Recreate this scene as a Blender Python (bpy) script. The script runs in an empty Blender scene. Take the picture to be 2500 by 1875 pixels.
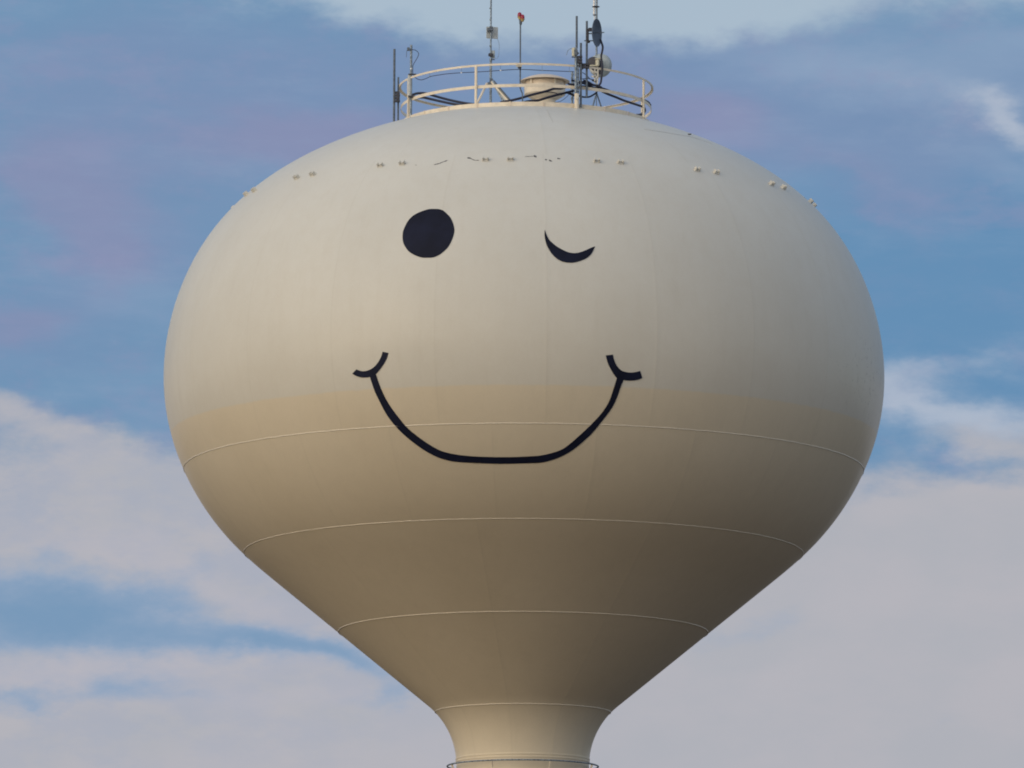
import bpy, bmesh, math, random
from mathutils import Vector, Matrix
from math import sin, cos, tan, pi, radians, sqrt, atan, atan2, degrees
random.seed(7)
scene = bpy.context.scene
COL = scene.collection

# ------------------------------------------------------------------ camera
DH, EYE = 164.0, 1.6                    # metres from the tower axis, eye height
FPX = 14330 * 2500 / 2212               # focal length in photo pixels
PITCH, ROLL = radians(8.53), radians(0.2)
YAW = atan((1279.5 - 1250) / FPX)
CAM = Vector((0, -DH, EYE))
FWD = Vector((-sin(YAW) * cos(PITCH), cos(YAW) * cos(PITCH), sin(PITCH)))
RIGHT = FWD.cross(Vector((0, 0, 1))).normalized()
UP = RIGHT.cross(FWD).normalized()
rm = Matrix.Rotation(-ROLL, 3, FWD)
RIGHT, UP = rm @ RIGHT, rm @ UP
cd = bpy.data.cameras.new('camera')
cam = bpy.data.objects.new('camera', cd)
COL.objects.link(cam)
m3 = Matrix((RIGHT, UP, -FWD)).transposed()
cam.matrix_world = Matrix.Translation(CAM) @ m3.to_4x4()
cd.sensor_width = 36
cd.lens = FPX / 2500 * 36
cd.clip_start = 1
cd.clip_end = 20000
scene.camera = cam

def ray(px, py):
    return (FWD + RIGHT * ((px - 1250) / FPX) - UP * ((py - 937.5) / FPX)).normalized()

# ------------------------------------------------------------------ view, sun, sky
scene.view_settings.view_transform = 'Standard'
scene.view_settings.look = 'None'
scene.view_settings.exposure = 0.0
scene.view_settings.gamma = 1.0
try:
    scene.cycles.filter_width = 1.9
except Exception:
    pass
SUN_AZ, SUN_EL = radians(225), radians(18)      # compass angle from +Y, clockwise; low in front and to the left
sun_dir = Vector((sin(SUN_AZ) * cos(SUN_EL), cos(SUN_AZ) * cos(SUN_EL), sin(SUN_EL)))
sd = bpy.data.lights.new('sun', 'SUN')
sd.energy = 1.28
sd.angle = radians(80)
sd.color = (1.0, 0.87, 0.68)
so = bpy.data.objects.new('sun', sd)
COL.objects.link(so)
so.rotation_euler = (-sun_dir).to_track_quat('-Z', 'Y').to_euler()
so.location = (0, 0, 60)

world = bpy.data.worlds.new('World')
scene.world = world
world.use_nodes = True
W = world.node_tree
W.nodes.clear()

class NT:
    """small expression helper over a node tree"""
    def __init__(s, t): s.t = t
    def sock(s, n, i, v):
        if hasattr(v, 'links'): s.t.links.new(v, n.inputs[i])
        else: n.inputs[i].default_value = v
    def m(s, op, a, b=0.0, c=0.0, clamp=False):
        n = s.t.nodes.new('ShaderNodeMath'); n.operation = op; n.use_clamp = clamp
        s.sock(n, 0, a); s.sock(n, 1, b); s.sock(n, 2, c)
        return n.outputs[0]
    def add(s, a, b): return s.m('ADD', a, b)
    def sub(s, a, b): return s.m('SUBTRACT', a, b)
    def mul(s, a, b): return s.m('MULTIPLY', a, b)
    def noise(s, vec, scale, detail=4, rough=.5, dist=0.0):
        n = s.t.nodes.new('ShaderNodeTexNoise')
        s.t.links.new(vec, n.inputs['Vector'])
        n.inputs['Scale'].default_value = scale; n.inputs['Detail'].default_value = detail
        n.inputs['Roughness'].default_value = rough; n.inputs['Distortion'].default_value = dist
        return n
    def sstep(s, v, a, b, o0=0.0, o1=1.0):
        n = s.t.nodes.new('ShaderNodeMapRange'); n.interpolation_type = 'SMOOTHSTEP'
        s.sock(n, 0, v)
        if a > b: a, b, o0, o1 = b, a, o1, o0
        n.inputs[1].default_value = a; n.inputs[2].default_value = b
        n.inputs[3].default_value = o0; n.inputs[4].default_value = o1
        return n.outputs[0]
    def mix(s, f, a, b, mode='MIX'):
        n = s.t.nodes.new('ShaderNodeMix'); n.data_type = 'RGBA'; n.blend_type = mode
        s.sock(n, 0, f)
        for i, v in ((6, a), (7, b)):
            if hasattr(v, 'links'): s.t.links.new(v, n.inputs[i])
            else: n.inputs[i].default_value = (*v, 1)
        return n.outputs[2]
    def comb(s, x, y, z):
        n = s.t.nodes.new('ShaderNodeCombineXYZ'); s.sock(n, 0, x); s.sock(n, 1, y); s.sock(n, 2, z)
        return n.outputs[0]
    def sep(s, v):
        n = s.t.nodes.new('ShaderNodeSeparateXYZ'); s.t.links.new(v, n.inputs[0])
        return n.outputs

def lin(r, g, b):
    f = lambda c: (c / 255 / 12.92) if c / 255 <= .04045 else ((c / 255 + .055) / 1.055) ** 2.4
    return (f(r), f(g), f(b))

w = NT(W)
tc = W.nodes.new('ShaderNodeTexCoord')
D = tc.outputs['Generated']
dx, dy, dz = w.sep(D)
sky = W.nodes.new('ShaderNodeTexSky')
sky.sky_type = 'NISHITA'
sky.sun_disc = False
sky.sun_elevation = SUN_EL
sky.sun_rotation = SUN_AZ
sky.air_density = 1.0; sky.dust_density = 1.5; sky.ozone_density = 1.5

U = w.mul(dx, 57.2958); V = w.mul(dz, 57.2958)     # degrees of azimuth / height in the north sky
vec = w.comb(U, w.mul(dy, 20), w.mul(V, 2.0))      # clouds are stretched sideways
wn = w.noise(vec, .55, 5, .55)
wr, wg, wb = w.sep(wn.outputs['Color'])
wn2 = w.noise(vec, 2.6, 5, .6)
vr, vg, vb = w.sep(wn2.outputs['Color'])
Uw = w.add(U, w.add(w.mul(w.sub(wr, .5), 1.7), w.mul(w.sub(vr, .5), .40)))
Vw = w.add(V, w.add(w.mul(w.sub(wg, .5), .75), w.mul(w.sub(vg, .5), .22)))

def deg(X, Y):                                      # direction of a cloud, in degrees
    d = ray(X / .8848, Y / .8848)
    return d.x * 57.2958, d.z * 57.2958
PXD = 1 / 250.0
def blob(X, Y, rx, ry, rot=0, amp=1.0):
    u0, v0 = deg(X, Y)
    a, b = w.sub(Uw, u0), w.sub(Vw, v0)
    c, s_ = cos(radians(rot)), sin(radians(rot))
    p = w.add(w.mul(a, c / (rx * PXD)), w.mul(b, s_ / (rx * PXD)))
    q = w.add(w.mul(a, -s_ / (ry * PXD)), w.mul(b, c / (ry * PXD)))
    q2 = w.add(w.mul(p, p), w.mul(q, q))
    return w.mul(w.m('POWER', 2.71828, w.mul(q2, -1)), amp)
def field(*bl):
    r = blob(*bl[0])
    for b_ in bl[1:]: r = w.add(r, blob(*b_))
    return r
north = w.sstep(dy, .6, .9)                         # the part of the sky behind the tower
# thin blue sky with veils
tone = w.noise(vec, .35, 6, .55)
tf = tone.outputs['Fac']
blue = lin(102, 144, 183)
veil = lin(121, 146, 181)
pink = lin(142, 143, 177)
pale = lin(178, 180, 190)
milk = lin(172, 190, 205)
lav = field((300, 200, 420, 190), (950, 260, 500, 200), (1450, 200, 420, 170, -8), (250, 560, 330, 120), (1850, 300, 380, 150, -20, .9), (2150, 180, 260, 160, 0, .7), (60, 740, 260, 90, 0, .6))
lavm = w.sstep(w.add(lav, w.mul(w.sub(tf, .5), .9)), .15, 1.1)
blue2 = w.mix(w.sstep(field((2000, 640, 620, 330, 0, 1.2), (1750, 600, 500, 200, 0, .5)), .0, 1.0), lin(113, 148, 182), lin(101, 143, 181))
c1 = w.mix(lavm, blue2, veil)
pk = field((150, 420, 200, 120, -15), (700, 300, 330, 70), (1480, 250, 220, 70, -10), (60, 700, 120, 60, 0, .7), (1900, 420, 180, 60, -30, .5), (230, 560, 90, 60, 0, .6))
c2 = w.mix(w.mul(w.sstep(w.add(pk, w.mul(w.sub(tf, .5), .6)), .05, 1.0), .62), c1, pink)
# soft milky haze half way down on the left and right
hz = field((330, 640, 260, 60, -8, .5), (500, 900, 300, 60, 0, .5), (1900, 170, 420, 70, -10, .8), (2180, 380, 160, 50, -20, .5), (2200, 80, 260, 70, 0, .7), (1700, 440, 260, 50, -15, .35), (300, 800, 300, 40, 0, .3))
c3 = w.mix(w.sstep(w.add(hz, w.mul(w.sub(tf, .5), .5)), .05, 1.15, 0, .75), c2, lin(146, 168, 195))
# thin sideways streaks and low relief in the veil
stv = w.comb(w.add(U, w.mul(V, .5)), w.mul(dy, 20), w.mul(V, 4.6))
st = w.noise(stv, .75, 8, .62).outputs['Fac']
st2 = w.noise(vec, 1.3, 8, .62).outputs['Fac']
keep = w.sub(1, w.mul(w.sstep(field((2000, 640, 330, 150, 0, 1.3)), .2, 1.0), .75))
c3 = w.mix(w.mul(w.sstep(st, .46, .74, 0, .24), keep), c3, lin(146, 166, 194))
c3 = w.mix(w.mul(w.sstep(st, .28, .50, .16, 0), keep), c3, lin(104, 138, 174))
c3 = w.mix(w.mul(w.sstep(st2, .46, .72, 0, .42), keep), c3, lin(141, 148, 182))
# pale sheet at the top, above the ragged lavender edge
puff1 = w.noise(vec, 1.1, 8, .6)
tp = field((620, -70, 170, 95), (860, -20, 230, 85, -14), (1120, 10, 240, 80, -8), (1400, 10, 260, 90), (1640, 40, 230, 60, 0, .8), (1980, -50, 330, 80, 0, .9), (1300, -140, 1100, 110, 0, .9))
c4 = w.mix(w.sstep(w.add(tp, w.add(w.mul(w.sub(vb, .5), .5), w.add(w.mul(w.sub(tf, .5), .5), w.mul(w.sub(puff1.outputs['Fac'], .5), .8)))), .2, 1.3, 0, .92), c3, milk)
# bright wisps on the right
puff0 = w.noise(vec, 1.8, 8, .62)
wi = field((2190, 290, 130, 34, -38, .9), (2110, 225, 110, 40, -12, .6), (2060, 790, 200, 30, 4, .55), (1960, 850, 120, 44, -15, .7), (2080, 885, 210, 60, -6, .7), (2190, 915, 140, 50, 0, .7))
c5 = w.mix(w.sstep(w.add(w.mul(wi, .9), w.mul(w.sub(puff0.outputs['Fac'], .5), .9)), .0, 1.2, 0, .9), c4, lin(178, 188, 204))
# the deck of pale cloud low down
_, vdeck = deg(1100, 1010)
deck = w.m('MINIMUM', w.m('MULTIPLY', w.sub(vdeck, Vw), 1.5), .95)
deck = w.add(deck, field((40, 890, 190, 55, -12, 1.0), (250, 985, 250, 60, -14, .5), (2060, 930, 230, 60, 0, .6), (2212, 960, 160, 50, 0, .5),
     (120, 1040, 340, 75, -4, .75), (2100, 1080, 300, 60, 0, .6), (90, 1322, 320, 100, 2, -1.7), (330, 1250, 120, 40, 20, -.4), (360, 1375, 200, 55, 0, -.55), (590, 1385, 170, 40, -3, -1.25), (770, 1425, 130, 34, -12, -1.0),
     (2050, 985, 170, 30, -8, -.5), (1640, 1350, 130, 34, 8, -.45), (830, 1505, 100, 30, 15, -.95), (230, 1488, 170, 28, 4, -.85), (0, 1505, 90, 30, 0, -.9), (420, 1520, 140, 24, 0, -.45),
     (420, 1180, 110, 40, 0, -.35), (150, 1180, 300, 30, -4, .2)))
puff = w.noise(vec, 1.5, 8, .62)
deck = w.add(deck, w.add(w.mul(w.sub(puff.outputs['Fac'], .5), 1.15), w.mul(w.sub(tf, .5), .8)))
deckm = w.sstep(deck, -.35, .85)
shade = w.noise(vec, .8, 5, .55)
palec = w.mix(w.sstep(shade.outputs['Fac'], .3, .7), lin(175, 177, 185), lin(181, 180, 187))
rose = field((230, 1440, 420, 45, 3), (500, 1520, 400, 50, 0, .6), (480, 1260, 260, 60, -25, .7), (100, 1190, 250, 40, 0, .5))
relief = w.mul(w.sstep(w.sub(puff.outputs['Fac'], w.mul(w.sub(tf, .5), .5)), .40, .66, .45, 0), w.sstep(field((250, 1300, 900, 420, 0, 1.2)), .1, 1.0))
palec = w.mix(relief, palec, lin(160, 169, 189))
palec = w.mix(w.sstep(rose, .1, 1.0, 0, .7), palec, lin(184, 182, 191))
gapc = w.mix(w.sstep(deck, -.9, .2), lin(121, 153, 185), lin(146, 166, 192))
c5 = w.mix(w.sstep(w.sub(vdeck, V), .15, .7), c5, gapc)
cn = w.mix(deckm, c5, palec)
# the rest of the dome: a broken layer, brighter toward the glow
vecw = w.comb(w.mul(dx, 2.2), w.mul(dy, 2.2), w.mul(dz, 5.0))
gen = w.noise(vecw, 1.6, 6, .55)
cover = w.sstep(gen.outputs['Fac'], .36, .60, .1, .95)
glow = w.m('ADD', w.add(w.mul(dx, -sin(-SUN_AZ) * cos(SUN_EL)), w.mul(dy, cos(SUN_AZ) * cos(SUN_EL))), w.mul(dz, sin(SUN_EL)))
gl = w.sstep(glow, -.2, 1.0)
gl = w.mul(gl, w.sstep(dz, .0, .7, 1, .0))
farc = w.mix(gl, (.55, .61, .70), (1.12, 1.01, .88))
mask = w.m('MAXIMUM', north, w.mul(cover, 1.0))
ccol = w.mix(north, farc, cn)
# below the horizon the sky is never seen
bg1 = W.nodes.new('ShaderNodeBackground'); W.links.new(sky.outputs[0], bg1.inputs[0]); bg1.inputs[1].default_value = .14
bg2 = W.nodes.new('ShaderNodeBackground'); W.links.new(ccol, bg2.inputs[0]); bg2.inputs[1].default_value = 1.0
ms = W.nodes.new('ShaderNodeMixShader')
W.links.new(mask, ms.inputs[0]); W.links.new(bg1.outputs[0], ms.inputs[1]); W.links.new(bg2.outputs[0], ms.inputs[2])
wo = W.nodes.new('ShaderNodeOutputWorld'); W.links.new(ms.outputs[0], wo.inputs[0])

# ------------------------------------------------------------------ materials
def material(name, color, rough=.5, metal=0.0, var=.12, scale=8.0, bump=0.0, bscale=30.0, spec=.5):
    m = bpy.data.materials.new(name); m.use_nodes = True
    t = m.node_tree; n = NT(t); b = t.nodes['Principled BSDF']
    co = t.nodes.new('ShaderNodeTexCoord').outputs['Object']
    nz = n.noise(co, scale, 5, .6).outputs['Fac']
    f = n.sstep(nz, .3, .7)
    c = n.mix(f, tuple(x * (1 - var) for x in color), tuple(min(1, x * (1 + var)) for x in color))
    t.links.new(c, b.inputs['Base Color'])
    b.inputs['Roughness'].default_value = rough
    b.inputs['Metallic'].default_value = metal
    b.inputs['Specular IOR Level'].default_value = spec
    if bump:
        bn = t.nodes.new('ShaderNodeBump'); bn.inputs['Strength'].default_value = bump; bn.inputs['Distance'].default_value = .01
        t.links.new(n.noise(co, bscale, 3).outputs['Fac'], bn.inputs['Height'])
        t.links.new(bn.outputs[0], b.inputs['Normal'])
    return m

Z_PAINT = 24.86
N_SEAM = 21
def shell_material():
    m = bpy.data.materials.new('tank_paint'); m.use_nodes = True
    t = m.node_tree; n = NT(t); b = t.nodes['Principled BSDF']
    co = t.nodes.new('ShaderNodeTexCoord').outputs['Object']
    x, y, z = n.sep(co)
    big = n.noise(co, .35, 4, .5).outputs['Fac']
    fine = n.noise(co, 3.0, 6, .6).outputs['Fac']
    grit = n.noise(co, 22.0, 4, .6).outputs['Fac']
    streakv = n.comb(n.mul(x, 2.2), n.mul(y, 2.2), n.mul(z, .16))
    streak = n.noise(streakv, 1.6, 5, .6).outputs['Fac']
    ang = n.m('ARCTAN2', x, n.mul(y, -1))                       # 0 facing the viewer's side
    rad = n.m('SQRT', n.add(n.mul(x, x), n.mul(y, y)))
    def seam_dist(count, off):                                  # metres from the nearest plate joint
        fr = n.m('FRACT', n.add(n.mul(ang, count / (2 * pi)), off))
        return n.mul(n.m('ABSOLUTE', n.sub(fr, .5)), n.mul(rad, 2 * pi / count))
    conez = n.m('LESS_THAN', z, 21.915)
    bandz, topz = n.m('LESS_THAN', z, 23.99), n.m('GREATER_THAN', z, 30.75)
    def pick(f, a, b): return n.add(n.mul(a, n.sub(1, f)), n.mul(b, f))
    dist = pick(topz, pick(conez, pick(bandz, seam_dist(21, .296), seam_dist(21, .80)), seam_dist(10, .758)), seam_dist(12, .36))
    seam = n.sstep(dist, .0, .035, 1, 0)
    # old tan coat below, chalky weathered coat above the lap line
    tan_ = n.mix(n.sstep(big, .3, .7), (.635, .550, .415), (.660, .575, .440))
    grey = n.mix(n.sstep(big, .3, .7), (.580, .568, .522), (.610, .598, .550))
    edge = n.add(z, n.add(n.mul(n.sub(fine, .5), .05), n.mul(n.sub(streak, .5), .05)))
    up = n.sstep(edge, Z_PAINT - .03, Z_PAINT + .03)
    up = n.mul(up, n.sstep(z, Z_PAINT - .1, Z_PAINT + 4.5, .70, 1.0))
    col = n.mix(up, tan_, grey)
    col = n.mix(n.sstep(fine, .25, .75, 0, .10), col, (.50, .43, .33))
    col = n.mix(n.sstep(streak, .45, .8, 0, .09), col, (.42, .37, .28))
    col = n.mix(n.sstep(grit, .35, .75, 0, .06), col, (.36, .31, .24))
    col = n.mix(n.mul(seam, .085), col, (.38, .34, .27))
    # specks of algae low on the right shoulder
    sx = n.m('SQRT', n.add(n.m('POWER', n.sub(ang, 1.25), 2), n.m('POWER', n.mul(n.sub(z, 25.9), .22), 2)))
    near = n.sstep(sx, .0, .34, 1, 0)
    sp = n.noise(co, 9.0, 5, .7).outputs['Fac']
    spk = n.mul(n.sstep(sp, .57, .66), n.mul(near, .5))
    col = n.mix(spk, col, (.16, .15, .13))
    t.links.new(col, b.inputs['Base Color'])
    r_ = n.add(n.mul(fine, .10), .52)
    b.inputs['Coat Weight'].default_value = .30; b.inputs['Coat Roughness'].default_value = .26
    t.links.new(r_, b.inputs['Roughness'])
    b.inputs['Specular IOR Level'].default_value = .18
    bn = t.nodes.new('ShaderNodeBump'); bn.inputs['Strength'].default_value = .45; bn.inputs['Distance'].default_value = .012
    dent = n.noise(n.comb(n.mul(x, .55), n.mul(y, .55), n.mul(z, .22)), 1.3, 3, .5).outputs['Fac']
    pk_ = n.noise(co, 1.7, 2, .5).outputs['Fac']
    h = n.add(n.mul(dent, 1.6), n.add(n.mul(pk_, .45), n.add(n.mul(n.sstep(dist, 0, .10, 1, 0), .45), n.mul(grit, .05))))
    t.links.new(h, bn.inputs['Height'])
    t.links.new(bn.outputs[0], b.inputs['Normal'])
    return m
M_SHELL = shell_material()
M_CREAM = material('cream_rail_paint', (.70, .615, .49), .45, var=.10, scale=5)
M_TAN = material('tan_vent_paint', (.64, .535, .42), .45, var=.10, scale=4)
M_WELD = material('weld_bead_paint', (.66, .59, .475), .35, var=.08, scale=20)
M_LUG = material('lug_paint', (.62, .595, .53), .5, var=.12, scale=14)
M_BLACK = material('black_vinyl', (.0065, .0085, .024), .62, var=.3, scale=1.2, spec=.16)
M_CHIP = material('bare_primer', (.085, .085, .09), .8, var=.4, scale=30)
M_SEAM = material('roof_weld_paint', (.42, .41, .39), .6)
M_GALV = material('galvanised_steel', (.22, .265, .31), .55, metal=.35, var=.5, scale=24)
M_DGALV = material('weathered_steel', (.105, .13, .165), .6, metal=.2, var=.35, scale=18)
M_CABLE = material('black_cable', (.010, .012, .036), .45, var=.3, scale=10)
M_DARK = material('dark_hardware', (.035, .037, .052), .6, var=.4, scale=30)
M_WHITE = material('white_fibreglass', (.72, .72, .73), .4, var=.06, scale=6)
M_BOX = material('pale_grey_enclosure', (.42, .45, .46), .5, var=.12, scale=12)
M_CBOX = material('cream_enclosure', (.62, .59, .46), .5, var=.10, scale=12)
M_DISH = material('slate_dish_paint', (.085, .115, .165), .6, var=.12, scale=8)
M_RADOME = material('grey_radome', (.36, .41, .43), .55, var=.08, scale=8)
M_RED = material('red_glass', (.30, .004, .035), .2, var=.15, scale=12)
M_YEL = material('yellow_fixture', (.46, .33, .13), .5, var=.2, scale=20)
M_TIE = material('bright_tie', (.85, .85, .85), .3, var=.05)
M_GROUND = material('field_grass', (.058, .037, .024), .95, var=.4, scale=.05, spec=.2)

# ------------------------------------------------------------------ helpers
def link_bm(name, bm, mat, parent=None, smooth=True, loc=None):
    bmesh.ops.recalc_face_normals(bm, faces=bm.faces)
    me = bpy.data.meshes.new(name)
    if loc is not None: bmesh.ops.translate(bm, verts=bm.verts, vec=-Vector(loc))
    bm.to_mesh(me); bm.free()
    me.materials.append(mat)
    if smooth:
        for p in me.polygons: p.use_smooth = True
        try: me.set_sharp_from_angle(angle=radians(38))
        except Exception: pass
    o = bpy.data.objects.new(name, me)
    COL.objects.link(o)
    if loc is not None: o.location = loc
    if parent is not None:
        o.parent = parent
        if loc is None: o.matrix_parent_inverse = Matrix.Translation(parent.matrix_world.translation).inverted()
    return o
def thing(name, label, cat, loc=(0, 0, 0), group=None):
    o = bpy.data.objects.new(name, None); COL.objects.link(o)
    o.location = loc; o.matrix_world = Matrix.Translation(Vector(loc)); o.empty_display_size = .3
    o['label'] = label; o['category'] = cat
    if group: o['group'] = group
    return o
def tag(o, label, cat, group=None):
    o['label'] = label; o['category'] = cat
    if group: o['group'] = group
    return o
def lathe(bm, prof, seg=64, cx=0, cy=0, closed=False, mat4=None):
    rings = []
    for r, z in prof:
        if r < 1e-5:
            rings.append([bm.verts.new((cx, cy, z))])
        else:
            rings.append([bm.verts.new((cx + r * sin(2 * pi * k / seg), cy - r * cos(2 * pi * k / seg), z)) for k in range(seg)])
    n = len(rings)
    for i in range(n if closed else n - 1):
        a, b = rings[i], rings[(i + 1) % n]
        for k in range(seg):
            k2 = (k + 1) % seg
            if len(a) == 1 and len(b) == 1: continue
            if len(a) == 1: bm.faces.new((a[0], b[k2], b[k]))
            elif len(b) == 1: bm.faces.new((a[k], a[k2], b[0]))
            else: bm.faces.new((a[k], a[k2], b[k2], b[k]))
    if mat4 is not None:
        vs = [v for r_ in rings for v in r_]
        bmesh.ops.transform(bm, matrix=mat4, verts=vs)
def smooth_path(pts, sub=6):
    P = [Vector(p) for p in pts]
    if len(P) < 3: return P
    out = []
    for i in range(len(P) - 1):
        p0 = P[max(i - 1, 0)]; p1 = P[i]; p2 = P[i + 1]; p3 = P[min(i + 2, len(P) - 1)]
        for k in range(sub):
            t = k / sub
            out.append(.5 * ((2 * p1) + (p2 - p0) * t + (2 * p0 - 5 * p1 + 4 * p2 - p3) * t * t + (3 * p1 - p0 - 3 * p2 + p3) * t ** 3))
    out.append(P[-1])
    return out
def tube(bm, pts, r, seg=10, r2=None, caps=True):
    P = [Vector(p) for p in pts]
    n = len(P); rings = []
    prev = None
    for i, p in enumerate(P):
        d = (P[min(i + 1, n - 1)] - P[max(i - 1, 0)])
        if d.length < 1e-9: d = Vector((0, 0, 1))
        d.normalize()
        a = Vector((0, 0, 1)) if abs(d.z) < .9 else Vector((1, 0, 0))
        if prev is not None: a = prev
        u = (a - d * a.dot(d)).normalized(); v = d.cross(u); prev = u
        rr = r if r2 is None else r + (r2 - r) * i / (n - 1)
        rings.append([bm.verts.new(p + (u * cos(2 * pi * k / seg) + v * sin(2 * pi * k / seg)) * rr) for k in range(seg)])
    for a, b in zip(rings, rings[1:]):
        for k in range(seg): bm.faces.new((a[k], a[(k + 1) % seg], b[(k + 1) % seg], b[k]))
    if caps:
        bm.faces.new(rings[0][::-1]); bm.faces.new(rings[-1])
def box(bm, c, s, rz=0.0, bev=0.0, M=None):
    r = bmesh.ops.create_cube(bm, size=1)
    vs = r['verts']
    if M is None: M = Matrix.Translation(Vector(c)) @ Matrix.Rotation(rz, 4, 'Z')
    bmesh.ops.transform(bm, matrix=M @ Matrix.Diagonal((*s, 1)), verts=vs)
    if bev:
        es = list({e for v in vs for e in v.link_edges})
        bmesh.ops.bevel(bm, geom=es, offset=bev, segments=2, affect='EDGES')
def bar(bm, a, b, w_, t_):
    a, b = Vector(a), Vector(b); d = b - a
    M = Matrix.Translation((a + b) / 2) @ d.to_track_quat('Z', 'X').to_matrix().to_4x4()
    box(bm, None, (w_, t_, d.length), M=M)
def new(): return bmesh.new()
def at(px, py, yw):
    """the point at depth yw (metres north of the axis) that stands in a given direction"""
    d = ray(px, py); return CAM + d * ((yw - CAM.y) / d.y)

# ------------------------------------------------------------------ tower profile
PC = [21.1034, 1.9477, -33.303, -11.3063, 9.6424, -54.0716, -12.3451, 80.2567]
def poly_r(z):
    t = (z - 27) / 6; v = 0
    for c in PC: v = v * t + c
    return sqrt(max(v, 0))
CONE = 1.198
rho, zn, rn = 1.95, 16.62, 1.645
prof = []                                            # from the top down
zj = 32.58; rj = poly_r(zj); sj = (poly_r(zj - .01) - poly_r(zj + .01)) / .02; sl = 1 / sj   # -dz/dr at the join
Z_TOP = zj + sl * rj / 2
for i in range(24):
    r = rj * i / 24; prof.append((r, Z_TOP - (Z_TOP - zj) * (r / rj) ** 2))
z = zj
while z > 21.93:
    prof.append((poly_r(z), z)); z -= .03 if z > 32 else .07
z0 = 21.88; r0 = poly_r(21.93) - .05 * CONE + .012
zc = zn + rho * sin(atan(CONE)); rc = rn + rho * (1 - cos(atan(CONE)))
for i in range(61):
    f = i / 60; prof.append((r0 + (rc - r0) * f, z0 + (zc - z0) * f))
for i in range(1, 21):
    a = atan(CONE) * (1 - i / 20); prof.append((rn + rho * (1 - cos(a)), zn + rho * sin(a)))
for _ in range(45):                                   # ease the knuckle between bowl and cone
    new_p = list(prof)
    for i in range(2, len(prof) - 2):
        lam = .5 * max(0, cos(pi / 2 * min(1, abs(prof[i][1] - 21.95) / 1.9))) ** 2
        new_p[i] = tuple(prof[i][k] * (1 - lam) + lam * (prof[i - 1][k] + prof[i + 1][k]) / 2 for k in (0, 1))
    prof = new_p
prof_low = [(1.645, 16.3), (1.645, 8), (1.66, 3.4), (1.75, 2.6), (2.1, 1.6), (2.8, .5), (3.3, .1), (3.35, -.05)]
def shell_r(z):
    if z >= prof[0][1]: return 0
    lo, hi = 0, len(prof) - 1
    if z <= prof[-1][1]: return rn
    while hi - lo > 1:
        m_ = (lo + hi) // 2
        if prof[m_][1] > z: lo = m_
        else: hi = m_
    a, b = prof[lo], prof[hi]
    return a[0] + (b[0] - a[0]) * (a[1] - z) / max(a[1] - b[1], 1e-9)
def dome_z(r):
    for (a, b) in zip(prof, prof[1:]):
        if a[0] <= r <= b[0]: return a[1] + (b[1] - a[1]) * (r - a[0]) / (b[0] - a[0] + 1e-9)
    return 26
def hit(px, py, off=0.0):
    d = ray(px, py); f = lambda t: (lambda P: sqrt(P.x ** 2 + P.y ** 2) - shell_r(P.z))(CAM + d * t)
    t = 145.0
    while f(t) > 0 and t < 180: t += .1
    a, b = t - .1, t
    for _ in range(24):
        c = (a + b) / 2
        if f(c) > 0: a = c
        else: b = c
    P = CAM + d * b
    r1 = shell_r(P.z + .02); r2 = shell_r(P.z - .02); s = (r1 - r2) / .04
    N = Vector((P.x, P.y, 0)).normalized(); N.z = -s; N.normalize()
    return P + N * off, N

tower = thing('water_tower', 'huge cream and tan spheroid water tower with a painted winking smile', 'water tower', (0, 0, 0))
bm = new(); lathe(bm, prof + prof_low, 256); link_bm('tank', bm, M_SHELL, tower)

# ring welds: a thin raised bead each
for zw in (23.99, 21.915, 19.954, 17.961):
    r = shell_r(zw)
    bm = new(); lathe(bm, [(r + (.009 if zw != 21.915 else .0045) * cos(2 * pi * k / 8), zw + .013 * sin(2 * pi * k / 8)) for k in range(8)], 360, closed=True)
    for v in bm.verts:
        a_ = atan2(v.co.x, -v.co.y); j_ = .0022 * sin(a_ * 97 + zw) + .0016 * sin(a_ * 41 + 2 * zw) + .0020 * sin(a_ * 233)
        rr_ = sqrt(v.co.x ** 2 + v.co.y ** 2); v.co.x *= 1 + j_ / rr_; v.co.y *= 1 + j_ / rr_; v.co.z += .5 * j_
    link_bm('weld_seam', bm, M_WELD, tower)
# lips where the flared skirt meets the column
for zw, dr in ((16.79, .012), (16.72, .016)):
    r = shell_r(zw)
    bm = new(); lathe(bm, [(r - .02, zw - .03), (r + dr, zw - .022), (r + dr, zw + .014), (r - .02, zw + .03)], 160, closed=True)
    link_bm('collar_band', bm, M_SHELL, tower)
# painter's ring round the column
bm = new(); lathe(bm, [(1.872 + .021 * cos(2 * pi * k / 8), 16.61 + .021 * sin(2 * pi * k / 8)) for k in range(8)], 128, closed=True)
ring = link_bm('painter_ring', bm, M_GALV, tower)
for k in range(8):
    a = radians(-24 + 45 * k); u = Vector((sin(a), -cos(a), 0))
    bm = new(); bar(bm, u * 1.872 + Vector((0, 0, 16.595)), u * 1.80 + Vector((0, 0, 16.385)), .045, .02)
    bar(bm, u * 1.80 + Vector((0, 0, 16.34)), u * 1.64 + Vector((0, 0, 16.30)), .045, .02)
    link_bm('bracket', bm, M_CREAM, ring, smooth=False)
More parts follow.
